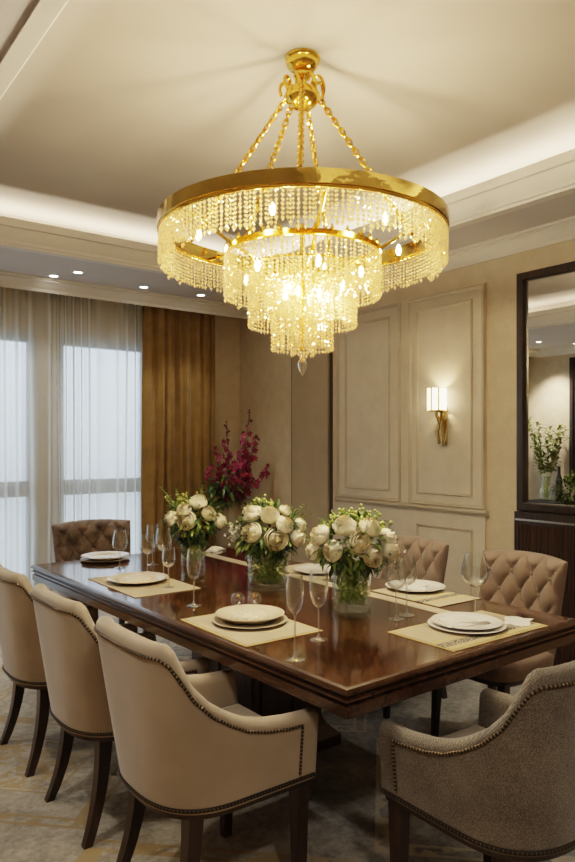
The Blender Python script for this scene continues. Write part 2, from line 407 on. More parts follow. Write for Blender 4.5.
# ------------------------------------------------------------------ curtains
def curtain(name,mat,x0,x1,y,z0,z1,wl,amp,seed,gather=0,thick=0):
    rr=random.Random(seed); m=MB(); n=int((x1-x0)/wl*22); K=14
    xs=[];ph=0;phs=[]
    for i in range(n+1):
        u=i/n; ph+=2*PI/22*(1+.45*math.sin(u*37+seed)+.25*math.sin(u*91+seed*2)); phs.append(ph)
    rows=[]
    for k in range(K+1):
        v=k/K; row=[]
        for i in range(n+1):
            u=i/n; a=amp*(.75+.35*math.sin(u*23+seed))*(.75+.3*v)
            xx=x0+(x1-x0)*u+.3*amp*math.sin(phs[i]*.5+v*2.2+seed)*v
            yy=y+a*math.sin(phs[i]+.35*math.sin(v*4+u*11))+.4*a*math.sin(phs[i]*.37+v*3)
            row.append((xx,yy,z1+(z0-z1)*v))
        rows.append(row)
    m.loft(rows,False,False); return m.build(name,mat,None,180,fix=False)
c=curtain('sheer_curtain',M['sheer'],-1.04,3.08,6.33,.01,2.945,.095,.030,3); tag(c,'white sheer curtain covering the bright window','curtain')
c=curtain('drape',M['drape'],2.97,3.77,6.24,.01,2.945,.105,.042,9); tag(c,'ochre brown velvet drape hanging at the right side of the window','curtain')

# ------------------------------------------------------------------ rug
RZ=.009
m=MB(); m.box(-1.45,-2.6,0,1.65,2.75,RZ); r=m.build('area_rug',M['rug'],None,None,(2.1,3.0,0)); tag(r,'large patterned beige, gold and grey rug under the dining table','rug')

# ------------------------------------------------------------------ dining table
TXc,TYc=2.028,2.951
tb=empty('dining_table','long glossy mahogany dining table with moulded edge','table',(TXc,TYc,RZ),math.radians(1.6))
TZ=.77-RZ
hw,hl=TW/2,TL/2
m=MB()
def ring(d,z): return [(-hw+d,-hl+d,z),(hw-d,-hl+d,z),(hw-d,hl-d,z),(-hw+d,hl-d,z)]
m.loft([ring(.018,TZ-.002),ring(.018,TZ)],True,True); m.build('tabletop',M['top'],tb,None)
m=MB()
pr=[(.05,-.004),(.018,-.0002),(.006,-.004),(0,-.012),(0,-.020),(.010,-.026),(.012,-.032),(.002,-.036),(.002,-.042),(.014,-.048),(.016,-.054),(.008,-.058),(.008,-.092),(.014,-.096),(.06,-.097),(.06,-.01)]
m.loft([ring(d,TZ+z) for d,z in pr],True,False,loop=True); m.build('moulded_edge',M['edge'],tb,25)
m=MB(); m.loft([ring(.27,TZ-.15),ring(.27,TZ-.09),ring(.30,TZ-.09),ring(.30,TZ-.15)],True,False,loop=True); m.build('apron',M['pedestal'],tb,None)
m=MB()
def rr(a,b,z): return [(-a,-b,z),(a,-b,z),(a,b,z),(-a,b,z)]
m.loft([rr(.27,.36,0),rr(.27,.36,.05),rr(.25,.34,.07),rr(.22,.31,.10),rr(.20,.29,.14),rr(.20,.29,.53),rr(.24,.33,.56),rr(.26,.35,.60),rr(.26,.35,TZ-.01)])
for sx in (-1,1):
    for q in (-.14,.14): m.box(sx*.20-.008,q-.12,.17,sx*.20+.008,q+.12,.50)
for sy in (-1,1):
    for q in (-.095,.095): m.box(q-.08,sy*.29-.008,.17,q+.08,sy*.29+.008,.50)
m.build('pedestal',M['pedestal'],tb,None)

# ------------------------------------------------------------------ tub armchair (faces +X)
def superpt(th,a,b,n):
    c,s=math.cos(th),math.sin(th)
    return a*math.copysign(abs(c)**(2/n),c), b*math.copysign(abs(s)**(2/n),s)
XF=.255
def plan(u,h):
    # u in [0,1] : right arm front -> back -> left arm front.  h = 0 bottom .. 1 top
    hwid=.262+.046*h; xb=-.262-.062*h; n=2.6+1.5*h
    xc=-.02                                    # where the curved back begins
    a=xc-xb; Ls=XF-xc; Lc=.62
    L=2*Ls+Lc*1.25; s=u*L
    if s<Ls: return (XF-s,-hwid)
    if s>L-Ls: return (XF-(L-s),hwid)
    th=-PI/2-PI*(s-Ls)/(L-2*Ls)
    # arc-length friendly superellipse
    x,y=superpt(th,a,hwid,n); return (xc+x,y)
ZB,ZT=.395,.915
def top(x):
    pts=[(-.31,.915),(-.275,.914),(-.255,.895),(-.235,.855),(-.20,.785),(-.15,.73),(-.09,.69),(-.02,.658),(.06,.637),(.14,.626),(.22,.622),(.26,.622)]
    if x<=pts[0][0]: return pts[0][1]
    for (a,b),(c,d) in zip(pts,pts[1:]):
        if x<=c: return b+(d-b)*(x-a)/(c-a)
    return pts[-1][1]
def chair_us(N=96):
    # denser samples where the top slopes
    return [i/N for i in range(N+1)]
def outer(u,z):
    h=(z-ZB)/(ZT-ZB); return plan(u,h)
def nrm(u,z):
    e=.004; a=outer(max(0,u-e),z); b=outer(min(1,u+e),z); d=Vector((b[0]-a[0],b[1]-a[1],0)); d.normalize(); return Vector((-d.y,d.x,0))
def topz(u):
    return top(outer(u,.75)[0])
def shell_section(u,shrink=0.0,push=0.0):
    T=topz(u)-shrink; th=.062-2*shrink; r=th/2
    pts=[]
    zs=[ZB+shrink*.3+(T-r-ZB-shrink*.3)*i/10 for i in range(11)]
    def P(z,off):
        z_=min(max(z,ZB),ZT); x,y=outer(u,z_); n=nrm(u,z_); return Vector((x,y,z))-n*off
    for z in zs: pts.append(P(z,shrink))
    for i in range(1,8):
        a=PI*i/8; q=P(T-r,shrink+r-r*math.cos(a)); q.z=T-r+r*math.sin(a); pts.append(q)
    for z in reversed(zs): pts.append(P(z,shrink+th))
    if push: pts=[p+Vector((push,0,0)) for p in pts]
    return pts
def nail_path(us,zf):
    out=[]
    for u in us:
        z=zf(u); x,y=outer(u,z); n=nrm(u,z); out.append((Vector((x,y,z)),n))
    return out
def resample(path,step):
    out=[];acc=0
    out.append(path[0])
    for (p,n),(q,k) in zip(path,path[1:]):
        L=(q-p).length; d=step-acc
        while d<=L:
            f=d/L; out.append((p.lerp(q,f),n.lerp(k,f).normalized())); d+=step
        acc=(L-(d-step))
    return out
def trim_mesh(path,step=.0125,r=.0052,width=.006):
    m=MB()
    # dark tape
    m.loft([[p-n*.001+Vector((0,0,0)),p+n*.0015] for p,n in path],False,False)
    pts=[p for p,n in path]
    m.tube([p+n*.0008 for p,n in path],width*.85,6,0)
    for p,n in resample(path,step):
        q=n.to_track_quat('Z','Y').to_matrix().to_4x4(); q.translation=p+n*.002
        prof=[(r,0),(r*.82,r*.5),(r*.45,r*.82),(.0004,r*.95)]
        m.lathe(prof,7,(0,0,0),1,q)
    return m
def make_tub(name,label,cat,fab,seatm,loc,rz,group=None):
    root=empty(name,label,cat,loc,rz,group)
    us=chair_us(110)
    rings=[]
    rings+= [shell_section(0,.024,.020),shell_section(0,.012,.0165),shell_section(0,.004,.009)]
    rings+= [shell_section(u) for u in us]
    rings+= [shell_section(1,.004,.009),shell_section(1,.012,.0165),shell_section(1,.024,.020)]
    m=MB(); m.loft(rings,True,True); br=m.build('backrest',fab,root,50)
    # seat : plan inset by the shell
    def insetring(z,ins,front):
        pts=[]
        for i in range(41):
            u=.0+i/40
            x,y=outer(u,.46); n=nrm(u,.46); p=Vector((x,y,0))-n*(.062+ins); pts.append((min(p.x,front),p.y,z))
        return pts
    m=MB(); m.loft([insetring(.40,.0,.262),insetring(.475,-.002,.272),insetring(.497,.004,.268),insetring(.508,.02,.252),insetring(.514,.06,.22),insetring(.516,.12,.17)],True,True)
    m.build('seat',seatm,root,50)
    m=MB()
    def fr(z,ins): 
        return [ (outer(i/40,ZB)[0]-nrm(i/40,ZB).x*ins, outer(i/40,ZB)[1]-nrm(i/40,ZB).y*ins, z) for i in range(41)]
    m.loft([fr(.375,.012),fr(.397,.006)],True,True); m.build('seat_frame',M['legwood'],root,30)
    # trims
    zb=lambda u:ZB+.014
    m=trim_mesh(nail_path([i/160 for i in range(161)],zb),.0118,.0056,.008); m.build('lower_nailhead_trim',[M['tape'],M['nail']],br,60)
    uf=.045
    up=[]
    for k in range(14): 
        z=ZB+.03+(topz(uf)-.036-ZB-.03)*k/14; x,y=outer(uf,z); up.append((Vector((x,y,z)),nrm(uf,z)))
    up+=nail_path([uf+(1-2*uf)*i/200 for i in range(201)],lambda u:topz(u)-.036)
    for k in range(13,-1,-1):
        z=ZB+.03+(topz(uf)-.036-ZB-.03)*k/14; x,y=outer(1-uf,z); up.append((Vector((x,y,z)),nrm(1-uf,z)))
    m=trim_mesh(up); m.build('upper_nailhead_trim',[M['tape'],M['nail']],br,60)
    # legs
    def sq(cx,cy,z,a): return [(cx-a,cy-a,z),(cx+a,cy-a,z),(cx+a,cy+a,z),(cx-a,cy+a,z)]
    for s_ in (-1,1):
        m=MB(); m.loft([sq(.222,s_*.225,0,.016),sq(.222,s_*.225,.40,.025)]); m.build('leg',M['legwood'],root,None)
        m=MB(); ring_=[]
        for i in range(9):
            v=i/8; z=.40*(1-v); bend=.075*v**2.2
            ring_.append(sq(-.155-bend,s_*(.185+bend*.35),z,.026-.010*v))
        m.loft(ring_[::-1]); m.build('leg',M['legwood'],root,50)
    return root
BG='beige tub armchairs along the left side of the table'
ch=make_tub('armchair','beige velvet tub armchair nearest the viewer on the left, its studded side fully in view','armchair',M['beige'],M['seatbeige'],(1.195,2.03,RZ),0,BG)
dup(ch,(1.195,2.715,RZ),0,'middle beige velvet tub armchair between the nearest one and the one at the left edge')
dup(ch,(1.195,3.41,RZ),0,'beige velvet tub armchair cut off by the left edge of the photo')
make_tub('armchair','grey tweed tub armchair with nailhead trim at the near end of the table','armchair',M['tweed'],M['greyseat'],(1.815,1.295,RZ),math.radians(89))

# ------------------------------------------------------------------ tufted side chairs (face +X)
def make_tufted(label,fab,loc,rz,group=None,btn=None):
    root=empty('dining_chair',label,'chair',loc,rz,group)
    W,Z0,Z1=.245,.44,.925
    nu,nv=64,56
    def tuft(p,q):
        a=abs(math.sin(PI*(p+q))); b=abs(math.sin(PI*(p-q)))
        return (a*b)**.48
    front=[];back=[]
    for j in range(nv+1):
        v=j/nv; fr=[];bk=[]
        for i in range(nu+1):
            u=i/nu*2-1
            w=W*(.90+.10*v); edge=max(0,1-((abs(u))**6)) ; ev=max(0,1-(max(0,2*v-1))**8)
            y=u*w; z=Z0+(Z1-Z0)*v-.018*u*u*v
            x=-.20-.085*v+.055*u*u          # recline and wrap
            e=(max(0.0,1-abs(u)**10))**.5*(max(0.0,1-v**14))**.5
            inner=max(0,min(1,(1-abs(u))*9))*max(0,min(1,(1-v)*12))
            h=.040*tuft(u*2.0+.5,v*2.5)*inner + .030*e
            fr.append((x+h,y,z)); bk.append((x-.030-.022*e,y,z))
        front.append(fr);back.append(bk)
    m=MB()
    rows=[front[j]+back[j][::-1] for j in range(nv+1)]
    m.loft(rows,True,True); br=m.build('backrest',fab,root,60)
    k=0
    for a in range(-8,9):
        for b in range(0,10):
            # lattice: p+q and p-q integers
            p=a/2; q=b/2
            if (a+b)%2: continue
            u=(p-.5)/2.0; v=q/2.5
            if abs(u)<.88 and .05<v<.93:
                y=u*W*(.90+.10*v); z=Z0+(Z1-Z0)*v-.018*u*u*v; x=-.20-.085*v+.055*u*u+.030
                m=MB(); m.sphere((x+.001,y,z),.011,8,5); m.build('button',btn or fab,br,60)
    m=MB()
    def sr(z,ins):
        pts=[]
        for i in range(48):
            th=2*PI*i/48; x,y=superpt(th,.255-ins,.245-ins,4.2); pts.append((x+.01,y*(1+.05*x/.25),z))
        return pts
    m.loft([sr(.395,.02),sr(.40,.004),sr(.44,0),sr(.465,.004),sr(.478,.02),sr(.484,.06),sr(.487,.12)]); m.build('seat',fab,root,50)
    m=MB(); m.loft([sr(.372,.02),sr(.396,.012)]); m.build('seat_frame',M['legwood'],root,40)
    def sq(cx,cy,z,a): return [(cx-a,cy-a,z),(cx+a,cy-a,z),(cx+a,cy+a,z),(cx-a,cy+a,z)]
    for s_ in (-1,1):
        m=MB(); m.loft([sq(.215,s_*.205,0,.013),sq(.20,s_*.195,.385,.021)]); m.build('leg',M['legwood'],root,None)
        m=MB(); m.loft([sq(-.27,s_*.20,0,.013),sq(-.20,s_*.18,.385,.021)]); m.build('leg',M['legwood'],root,None)
    return root
TG='taupe tufted chairs along the right side of the table'
tc=make_tufted('taupe velvet tufted chair nearest the mirror, its buttoned back fully in view',M['tuft'],(2.94,2.15,RZ),PI,TG)
dup(tc,(2.94,2.90,RZ),PI,'taupe velvet tufted chair half hidden behind the front flower vase')
fc=make_tufted('dark brown mottled velvet chair at the far end of the table before the sheer curtain',M['farvelvet'],(1.97,4.80,RZ),-PI/2-.05); fc.scale=(1.0,1.22,1.0)

# ------------------------------------------------------------------ chandelier
CX,CY=1.96,2.47
camx,camy=0,0
ch=empty('chandelier','large tiered crystal chandelier with gold ring hanging on chains above the table','chandelier',(CX,CY,0))
RA,ZR=.645,2.475
m=MB()
def circ(r,z,n=96): return [(r*math.cos(2*PI*j/n),r*math.sin(2*PI*j/n),z) for j in range(n)]
m.loft([circ(RA,ZR-.03),circ(RA+.006,ZR-.027),circ(RA+.006,ZR+.027),circ(RA,ZR+.03),circ(RA-.03,ZR+.03),circ(RA-.03,ZR-.03)],True,False,loop=True)
orng=m.build('outer_ring',M['goldband'],ch,30)
m=MB(); m.tube(circ(RA-.004,ZR-.034,72),.007,6,loop=True); m.build('beaded_rim',M['gold'],orng,60)
R2,Z2=.35,2.365
m=MB(); m.loft([circ(R2,Z2-.012,72),circ(R2+.004,Z2-.01,72),circ(R2+.004,Z2+.012,72),circ(R2-.015,Z2+.012,72),circ(R2-.015,Z2-.012,72)],True,False,loop=True)
for j in range(30):
    a=2*PI*j/30; m.lathe([(.011,-.006),(.012,.004),(.006,.012),(.004,.022),(.0005,.026)],7,((R2-.004)*math.cos(a),(R2-.004)*math.sin(a),Z2+.014))
m.build('inner_ring',M['gold'],ch,35)
for R3,Z3 in ((.243,2.30),(.138,2.26)):
    m=MB(); m.tube(circ(R3,Z3,48),.006,6,loop=True); m.build('support_ring',M['gold'],ch,60)
for j in range(5):
    a=2*PI*(j+.35)/5; d=Vector((math.cos(a),math.sin(a),0))
    m=MB(); m.tube([d*(RA-.02)+Vector((0,0,ZR)),d*.5+Vector((0,0,ZR-.01)),d*(R2)+Vector((0,0,Z2+.01)),d*.14+Vector((0,0,2.27)),Vector((0,0,2.25))],.008,6); m.build('arm',M['gold'],ch,60)
m=MB(); m.lathe([(.001,1.93),(.012,1.935),(.015,2.1),(.03,2.2),(.03,2.3),(.012,2.34),(.01,2.5),(.001,2.51)],12); m.build('stem',M['gold'],ch,40)
# canopy, hub
m=MB(); m.lathe([(.078,HC),(.082,HC-.006),(.080,HC-.014),(.072,HC-.020),(.074,HC-.030),(.068,HC-.046),(.052,HC-.060),(.036,HC-.066),(.040,HC-.074),(.043,HC-.086),(.036,HC-.098),(.020,HC-.106),(.016,HC-.115),(.001,HC-.12)],28); m.build('canopy',M['gold'],ch,45)
m=MB(); m.lathe([(.001,3.15),(.012,3.148),(.018,3.135),(.040,3.125),(.044,3.118),(.070,3.11),(.080,3.09),(.080,3.075),(.068,3.05),(.045,3.033),(.02,3.024),(.001,3.02)],28)
for j in range(9):
    a=2*PI*j/9; ro=[]
    for i in range(11):
        b=PI*1.25*i/10; ro.append(((.055+.030*(1-math.cos(b))*.8)*math.cos(a+.5*i/10),(.055+.030*(1-math.cos(b))*.8)*math.sin(a+.5*i/10),3.112+.042*math.sin(b)))
    m.tube(ro,.008,6)
m.build('hub',M['gold'],ch,45)
def chain(p0,p1,pitch=.027,r=.0046,w=.0115):
    m=MB(); p0=Vector(p0);p1=Vector(p1); L=(p1-p0).length; n=int(L/pitch); d=(p1-p0).normalized()
    q=d.to_track_quat('Z','X').to_matrix().to_4x4()
    for i in range(n):
        c=p0+d*(pitch*(i+.5)); T=q.copy(); T.translation=c
        rot=Matrix.Rotation(PI/2*(i%2)+.4,4,'Z'); hl_=pitch*.78; lk=[]
        for j in range(10):
            a=2*PI*j/10; lk.append(T@rot@Vector((w*math.cos(a),0,hl_*math.sin(a))))
        m.tube(lk,r,5,loop=True)
    return m
rv=Vector((.796,-.605,0)); fv=Vector((.605,.796,0))
for deg in (25,75,121,152,268):
    a=math.radians(deg); d=rv*math.cos(a)+fv*math.sin(a)
    m=chain(d*.088+Vector((0,0,3.09)),d*(RA-.02)+Vector((0,0,ZR+.03))); m.build('chain',M['gold'],ch,60)
# crystal strands (shared meshes)
def strand_mesh(L,seed,bead=.0070,sp=.0165):
    rr=random.Random(seed); m=MB(); n=max(3,int(L/sp))
    for i in range(n):
        z=-sp*(i+.5); r=bead*(rr.uniform(.85,1.1)); a0=rr.uniform(0,1)
        if i==n-1: r*=1.15
        vs=[(0,0,z+r*1.12)]+[(r*math.cos(2*PI*j/6+a0),r*math.sin(2*PI*j/6+a0),z) for j in range(6)]+[(0,0,z-r*(1.12 if i<n-1 else 1.9))]
        fs=[(0,1+j,1+(j+1)%6) for j in range(6)]+[(7,1+(j+1)%6,1+j) for j in range(6)]
        m.add(vs,fs)
    return m
spots=[]   # (x,y,ztop,L)
def ringspots(r,n,z,L,jit=.006,ph=0):
    for j in range(n):
        a=2*PI*(j+ph)/n
        spots.append((r*math.cos(a),r*math.sin(a),z,round(L+R.uniform(-jit,jit),3)))
ringspots(RA-.004,200,ZR-.04,.138,.012)
ringspots(RA-.026,140,ZR-.035,.138,.02,.5)
ringspots(R2+.001,96,Z2-.015,.195,.006)
ringspots(R2-.03,44,Z2-.015,.19,.01,.5)
ringspots(.243,72,2.30,.272,.008)
ringspots(.205,26,2.30,.26,.01,.5)
ringspots(.138,44,2.26,.338,.008)
ringspots(.10,14,2.26,.33,.01,.5)
ringspots(.05,12,2.2,.30,.008)
def score(s):   # nearness and exposure to the viewer
    x,y,z,L=s; d=math.hypot(x+CX,y+CY); rad=math.hypot(x,y)
    return d - (0.0 if abs(rad-RA+.004)<.01 or abs(rad-R2)<.01 or abs(rad-.243)<.01 or abs(rad-.138)<.01 else -1)
order=sorted(spots,key=score)
outer_=[s for s in order if abs(math.hypot(s[0],s[1])-(RA-.004))<.01][:42]
t2=[s for s in order if abs(math.hypot(s[0],s[1])-(R2+.001))<.01][:30]
t3=[s for s in order if abs(math.hypot(s[0],s[1])-.243)<.01][:18]
t4=[s for s in order if abs(math.hypot(s[0],s[1])-.138)<.01][:10]
fronts=outer_+t2+t3+t4
fs_=set(fronts)
cache={}
for s_ in fronts:
    Lq=round(s_[3]/.0165)
    if Lq not in cache:
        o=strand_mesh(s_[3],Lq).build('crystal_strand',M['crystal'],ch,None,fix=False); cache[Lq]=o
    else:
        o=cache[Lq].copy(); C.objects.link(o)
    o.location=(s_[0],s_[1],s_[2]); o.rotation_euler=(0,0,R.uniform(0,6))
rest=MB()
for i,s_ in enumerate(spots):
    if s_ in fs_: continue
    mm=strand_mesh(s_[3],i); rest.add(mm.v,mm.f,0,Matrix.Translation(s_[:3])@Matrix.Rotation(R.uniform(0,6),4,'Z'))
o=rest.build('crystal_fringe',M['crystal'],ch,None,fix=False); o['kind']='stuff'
m=MB(); m.lathe([(.001,1.925),(.006,1.92),(.004,1.905),(.012,1.895),(.021,1.872),(.019,1.85),(.008,1.825),(.001,1.815)],10); m.build('crystal_pendant',M['pendant'],ch,20)
bs=[]
for j in range(6): a=2*PI*(j+.62)/6; bs.append((.47*math.cos(a),.47*math.sin(a),ZR-.06))
for j in range(6): a=2*PI*(j+.1)/6; bs.append((.27*math.cos(a),.27*math.sin(a),Z2-.10))
for j in range(4): a=2*PI*(j+.4)/4; bs.append((.08*math.cos(a),.08*math.sin(a),2.18))
for p in bs:
    m=MB(); m.lathe([(.001,.03),(.009,.018),(.012,0),(.008,-.016),(.005,-.02)],8); m.build('bulb',M['bulb'],ch,60,p)

# ------------------------------------------------------------------ sconce
sc=empty('wall_sconce','brass wall sconce with glowing ribbed shade on the cream panel','wall lamp',(X1-.02,3.52,0))
m=MB(); m.lathe([(.074,1.765),(.076,1.77),(.076,1.925),(.074,1.93)],28,(-.085,0,0),cap=False); shd=m.build('shade',M['shade'],sc,60)
for a in (-2.7,-2.05,-1.35,2.7,2.05,PI): 
    pass
for a in (2.62,3.35,4.05):
    d=(math.cos(a)*.078-.085,math.sin(a)*.078); m=MB(); m.tube([(d[0],d[1],1.76),(d[0],d[1],1.935)],.006,6); m.build('rib',M['brass'],shd,60)
m=MB()
m.box(-.012,-.035,1.50,0,.035,1.79)
m.tube([(-.012,0,1.62),(-.05,0,1.66),(-.085,0,1.72),(-.085,0,1.765)],.010,8)
m.tube([(-.03,-.018,1.50),(-.05,-.03,1.58),(-.04,-.01,1.68),(-.06,-.03,1.75)],[.014,.018,.013,.012],8)
m.tube([(-.03,.018,1.51),(-.055,.02,1.60),(-.035,.012,1.69),(-.06,.03,1.75)],[.012,.016,.012,.01],8)
m.lathe([(.05,1.752),(.062,1.757),(.062,1.766),(.05,1.768)],20,(-.085,0,0))
m.build('bracket',M['brass'],sc,50)

# ------------------------------------------------------------------ downlights
DL=[(2.0,5.95,'leftmost recessed downlight in the ceiling above the sheer curtain'),(2.12,5.70,'recessed downlight second from the left, set slightly higher in view than the leftmost'),
    (2.80,5.87,'recessed downlight in the soffit directly above the ochre drape'),(3.39,5.85,'recessed downlight just left of the chandelier, near the room corner'),
    (-.33,5.63,'recessed downlight on the opposite side of the room, seen only in the mirror'),(-.90,5.40,'recessed downlight over the leafy vase, seen only in the mirror')]
def spot(loc,e,ang=75,blend=.7,col=(1,.90,.76),rad=.03):
    L=bpy.data.lights.new('downlight_or_fill_lamp','SPOT'); L.energy=e; L.spot_size=math.radians(ang); L.spot_blend=blend; L.color=col; L.shadow_soft_size=rad
    o=bpy.data.objects.new('downlight_or_fill_lamp',L); C.objects.link(o); o.location=loc; return o
for x,y,lb in DL:
    dl=empty('recessed_downlight',lb,'downlight',(x,y,HS),0,'recessed downlights in the lowered ceiling')
    m=MB(); m.lathe([(.034,-.001),(.034,-.004),(.046,-.006),(.05,-.001)],24,cap=False); m.build('trim_ring',M['white'],dl,40)
    m=MB(); m.lathe([(.0005,-.002),(.034,-.002)],24,cap=False); m.build('lens',M['led'],dl,None)
    spot((x,y,HS-.012),18)

# ------------------------------------------------------------------ tableware
T0=.77+.0006
def placemat(label,cx,cy,w,d,rz,mat,under=None):
    t_=empty('placemat',label,'placemat',(cx,cy,T0),rz,'placemats on the dining table') if under else None
    m=MB(); m.box(-w/2,-d/2,0,w/2,d/2,.003)
    if under:
        m2=MB(); m2.box(-w/2-.012,-d/2-.012,0,w/2+.012,d/2+.012,.0022)
        m2.build('border',under,t_,None); 
        m=MB(); m.box(-w/2,-d/2,.0022,w/2,d/2,.004); m.build('woven_field',mat,t_,None); return t_
    o=m.build('placemat',mat,None,None,(cx,cy,T0)); o.rotation_euler=(0,0,rz); return tag(o,label,'placemat','placemats on the dining table')
placemat('straw placemat with gold border under the nearest left place setting',1.575,2.33,.34,.47,.0,M['mat'],M['goldmat'])
placemat('straw placemat under the middle left plate',1.60,3.37,.36,.60,0,M['mat'])
placemat('gold embroidered placemat at the near end before the grey armchair',2.235,1.755,.56,.30,0,M['embmat'],M['goldmat'])
placemat('gold embroidered placemat before the nearest tufted chair',2.575,2.29,.29,.44,PI/2 if False else 0,M['embmat'])
placemat('straw placemat hidden partly behind the middle vase on the right side',2.55,3.10,.30,.46,0,M['mat'])
m=MB(); m.box(-.036,-1.33,0,.036,1.30,.0022); o=m.build('table_runner',M['mat'],None,None,(2.37,2.97,T0-.0003)); tag(o,'narrow straw table runner along the right side of the table','runner')

def plate_mesh(r,h,rim=.28,depth=.5):
    m=MB()
    m.lathe([(.001,.003),(r*.55,.003),(r*.60,0.0),(r*.66,0.002),(r*.97,h*.86),(r,h*.96),(r*.995,h),(r*.97,h),(r*(1-rim),h*.55),(r*.62,.0075),(.001,.0075)],48); return m
def plate(label,x,y,z,r,h,mat,name='dinner_plate',cat='plate',rim=None):
    m=plate_mesh(r,h)
    o=m.build(name,mat,None,50,(x,y,z)); tag(o,label,cat)
    return o
Z=T0+.004
plate('wide stone-coloured charger plate at the nearest left place setting',1.598,2.36,Z,.155,.014,M['charger'],'charger_plate')
plate('cream bowl plate on the stone charger at the nearest left setting',1.602,2.365,Z+.0085,.142,.030,M['china'])
m=MB(); m.lathe([(.001,.030),(.03,.029),(.055,.026),(.076,.016),(.082,.004),(.08,0)],32); o=m.build('napkin',M['emboss'],None,60,(1.602,2.365,Z+.0085+.0076)); tag(o,'cream embossed round napkin in the bowl at the nearest left setting','napkin')
plate('cream plate on the middle left placemat',1.60,3.42,T0+.003,.160,.024,M['china'])
m=MB(); m.lathe([(.001,.020),(.04,.019),(.08,.014),(.10,.004),(.10,0)],32); o=m.build('napkin',M['emboss'],None,60,(1.60,3.42,T0+.0107)); tag(o,'cream embossed round napkin on the middle left plate','napkin')
plate('dark stone charger plate at the far end before the brown chair',1.745,4.21,T0,.155,.012,M['charger'],'charger_plate')
plate('cream plate at the far end before the brown chair',1.745,4.21,T0+.0085,.150,.024,M['china'])
plate('white lower plate at the near end before the grey armchair',2.245,1.775,Z,.153,.014,M['chinawhite'])
plate('white upper plate at the near end before the grey armchair',2.25,1.78,Z+.0085,.140,.016,M['chinawhite'])
plate('white plate before the nearest tufted chair',2.63,2.40,T0+.003,.150,.020,M['chinawhite'])
plate('white plate behind the front flower vase',2.55,3.06,T0+.003,.150,.020,M['chinawhite'])
def folded(label,x,y,z,w,d,rz,layers=3,hump=.012,seed=1):
    rr=random.Random(seed); m=MB()
    for k in range(layers):
        n=14; rows=[]
        for i in range(n+1):
            u=i/n*2-1; rows.append([(u*w/2*(1-.06*k),v*d/2*(1-.08*k)+.01*math.sin(u*3+k),.002+k*.004+hump*max(0,1-u*u)*max(0,1-v*v)*(.5+.25*k)+.002*math.sin(u*6+v*5+k)) for v in (-1,-.6,-.2,.2,.6,1)])
        top_=rows; bot=[[(p[0],p[1],p[2]-.003) for p in r] for r in rows]
        m.loft([top_[i]+bot[i][::-1] for i in range(n+1)],True,True)
    o=m.build('napkin',M['napkin'],None,60,(x,y,z)); o.rotation_euler=(0,0,rz); tag(o,label,'napkin')
folded('white folded napkin lying on the near end plates',2.235,1.79,Z+.0085+.0085,.19,.12,-.3,3,.014,2)
folded('flat white napkin right of the near end plates on the embroidered placemat',2.475,1.70,Z+.0005,.14,.10,.35,1,.0,3)
folded('white folded napkin on the plate before the nearest tufted chair',2.63,2.40,T0+.0115,.15,.10,.5,2,.012,4)
folded('rolled cream napkin far across the table behind the back vase',2.50,4.12,T0,.16,.06,.3,3,.02,6)

# stemware
def stemglass(name,label,x,y,h,rb,rr_,bowl,stem=.0036,foot=.034,kind='wine'):
    m=MB(); bz=h-bowl
    if kind=='flute': pr=[(.0,0),(.25,.03),(.62,.12),(.88,.30),(1,.52),(1.0,.7),(rr_/rb,1.0)]
    else: pr=[(.0,0),(.4,.04),(.78,.15),(.97,.30),(1,.42),(.93,.65),(rr_/rb,1.0)]
    o_=[(foot,0),(foot,.0015),(foot*.7,.004),(.008,.009),(stem,.022),(stem,bz-.012),(stem*1.4,bz-.004)]
    o_+=[(max(stem*1.4,rb*a),bz+bowl*b) for a,b in pr]
    i_=[(max(.0005,rb*a-.0016),bz+.004+(bowl-.004)*b) for a,b in reversed(pr)]
    nst=7
    m.lathe([(.0005,0)]+o_[:nst],28,(0,0,0),1,cap=False); m.lathe(o_[nst-1:]+i_,28,(0,0,0),0,cap=False)
    o=m.build(name,[M['glass'],M['glassstem']],None,70,(x,y,T0)); tag(o,label,'glass','stem glasses on the table'); return o
stemglass('champagne_flute','tall slim champagne flute closest to the viewer at the front left setting',1.445,1.862,.288,.031,.026,.135,kind='flute')
stemglass('champagne_flute','slim glass flute right beside the closest flute, left of the front vase',1.665,2.0,.258,.036,.033,.14,kind='flute')
stemglass('champagne_flute','slim flute standing alone in front of the back vase by the middle left plate',1.566,2.765,.255,.033,.028,.14,kind='flute')
stemglass('wine_glass','small goblet behind the middle left plate, right of the tall wine glass',1.66,3.19,.205,.035,.030,.10)
stemglass('wine_glass','tall wine glass in the cluster behind the middle left plate',1.774,3.47,.270,.046,.036,.13)
stemglass('wine_glass','shorter wine glass left of the tall one behind the middle left plate',1.73,3.58,.228,.044,.037,.115)
stemglass('wine_glass','rounded wine glass in front of the far end plate',1.70,3.885,.222,.045,.033,.125)
stemglass('wine_glass','wine glass standing farthest back in the cluster behind the middle left plate',1.90,3.86,.245,.040,.034,.12)
stemglass('wine_glass','large wine goblet behind the near end plates',2.425,1.872,.268,.058,.040,.145,foot=.042)
stemglass('wine_glass','left one of two wine glasses right of the front vase',2.12,2.04,.250,.044,.036,.125)
stemglass('wine_glass','right one of two wine glasses right of the front vase',2.205,2.06,.252,.046,.037,.125)
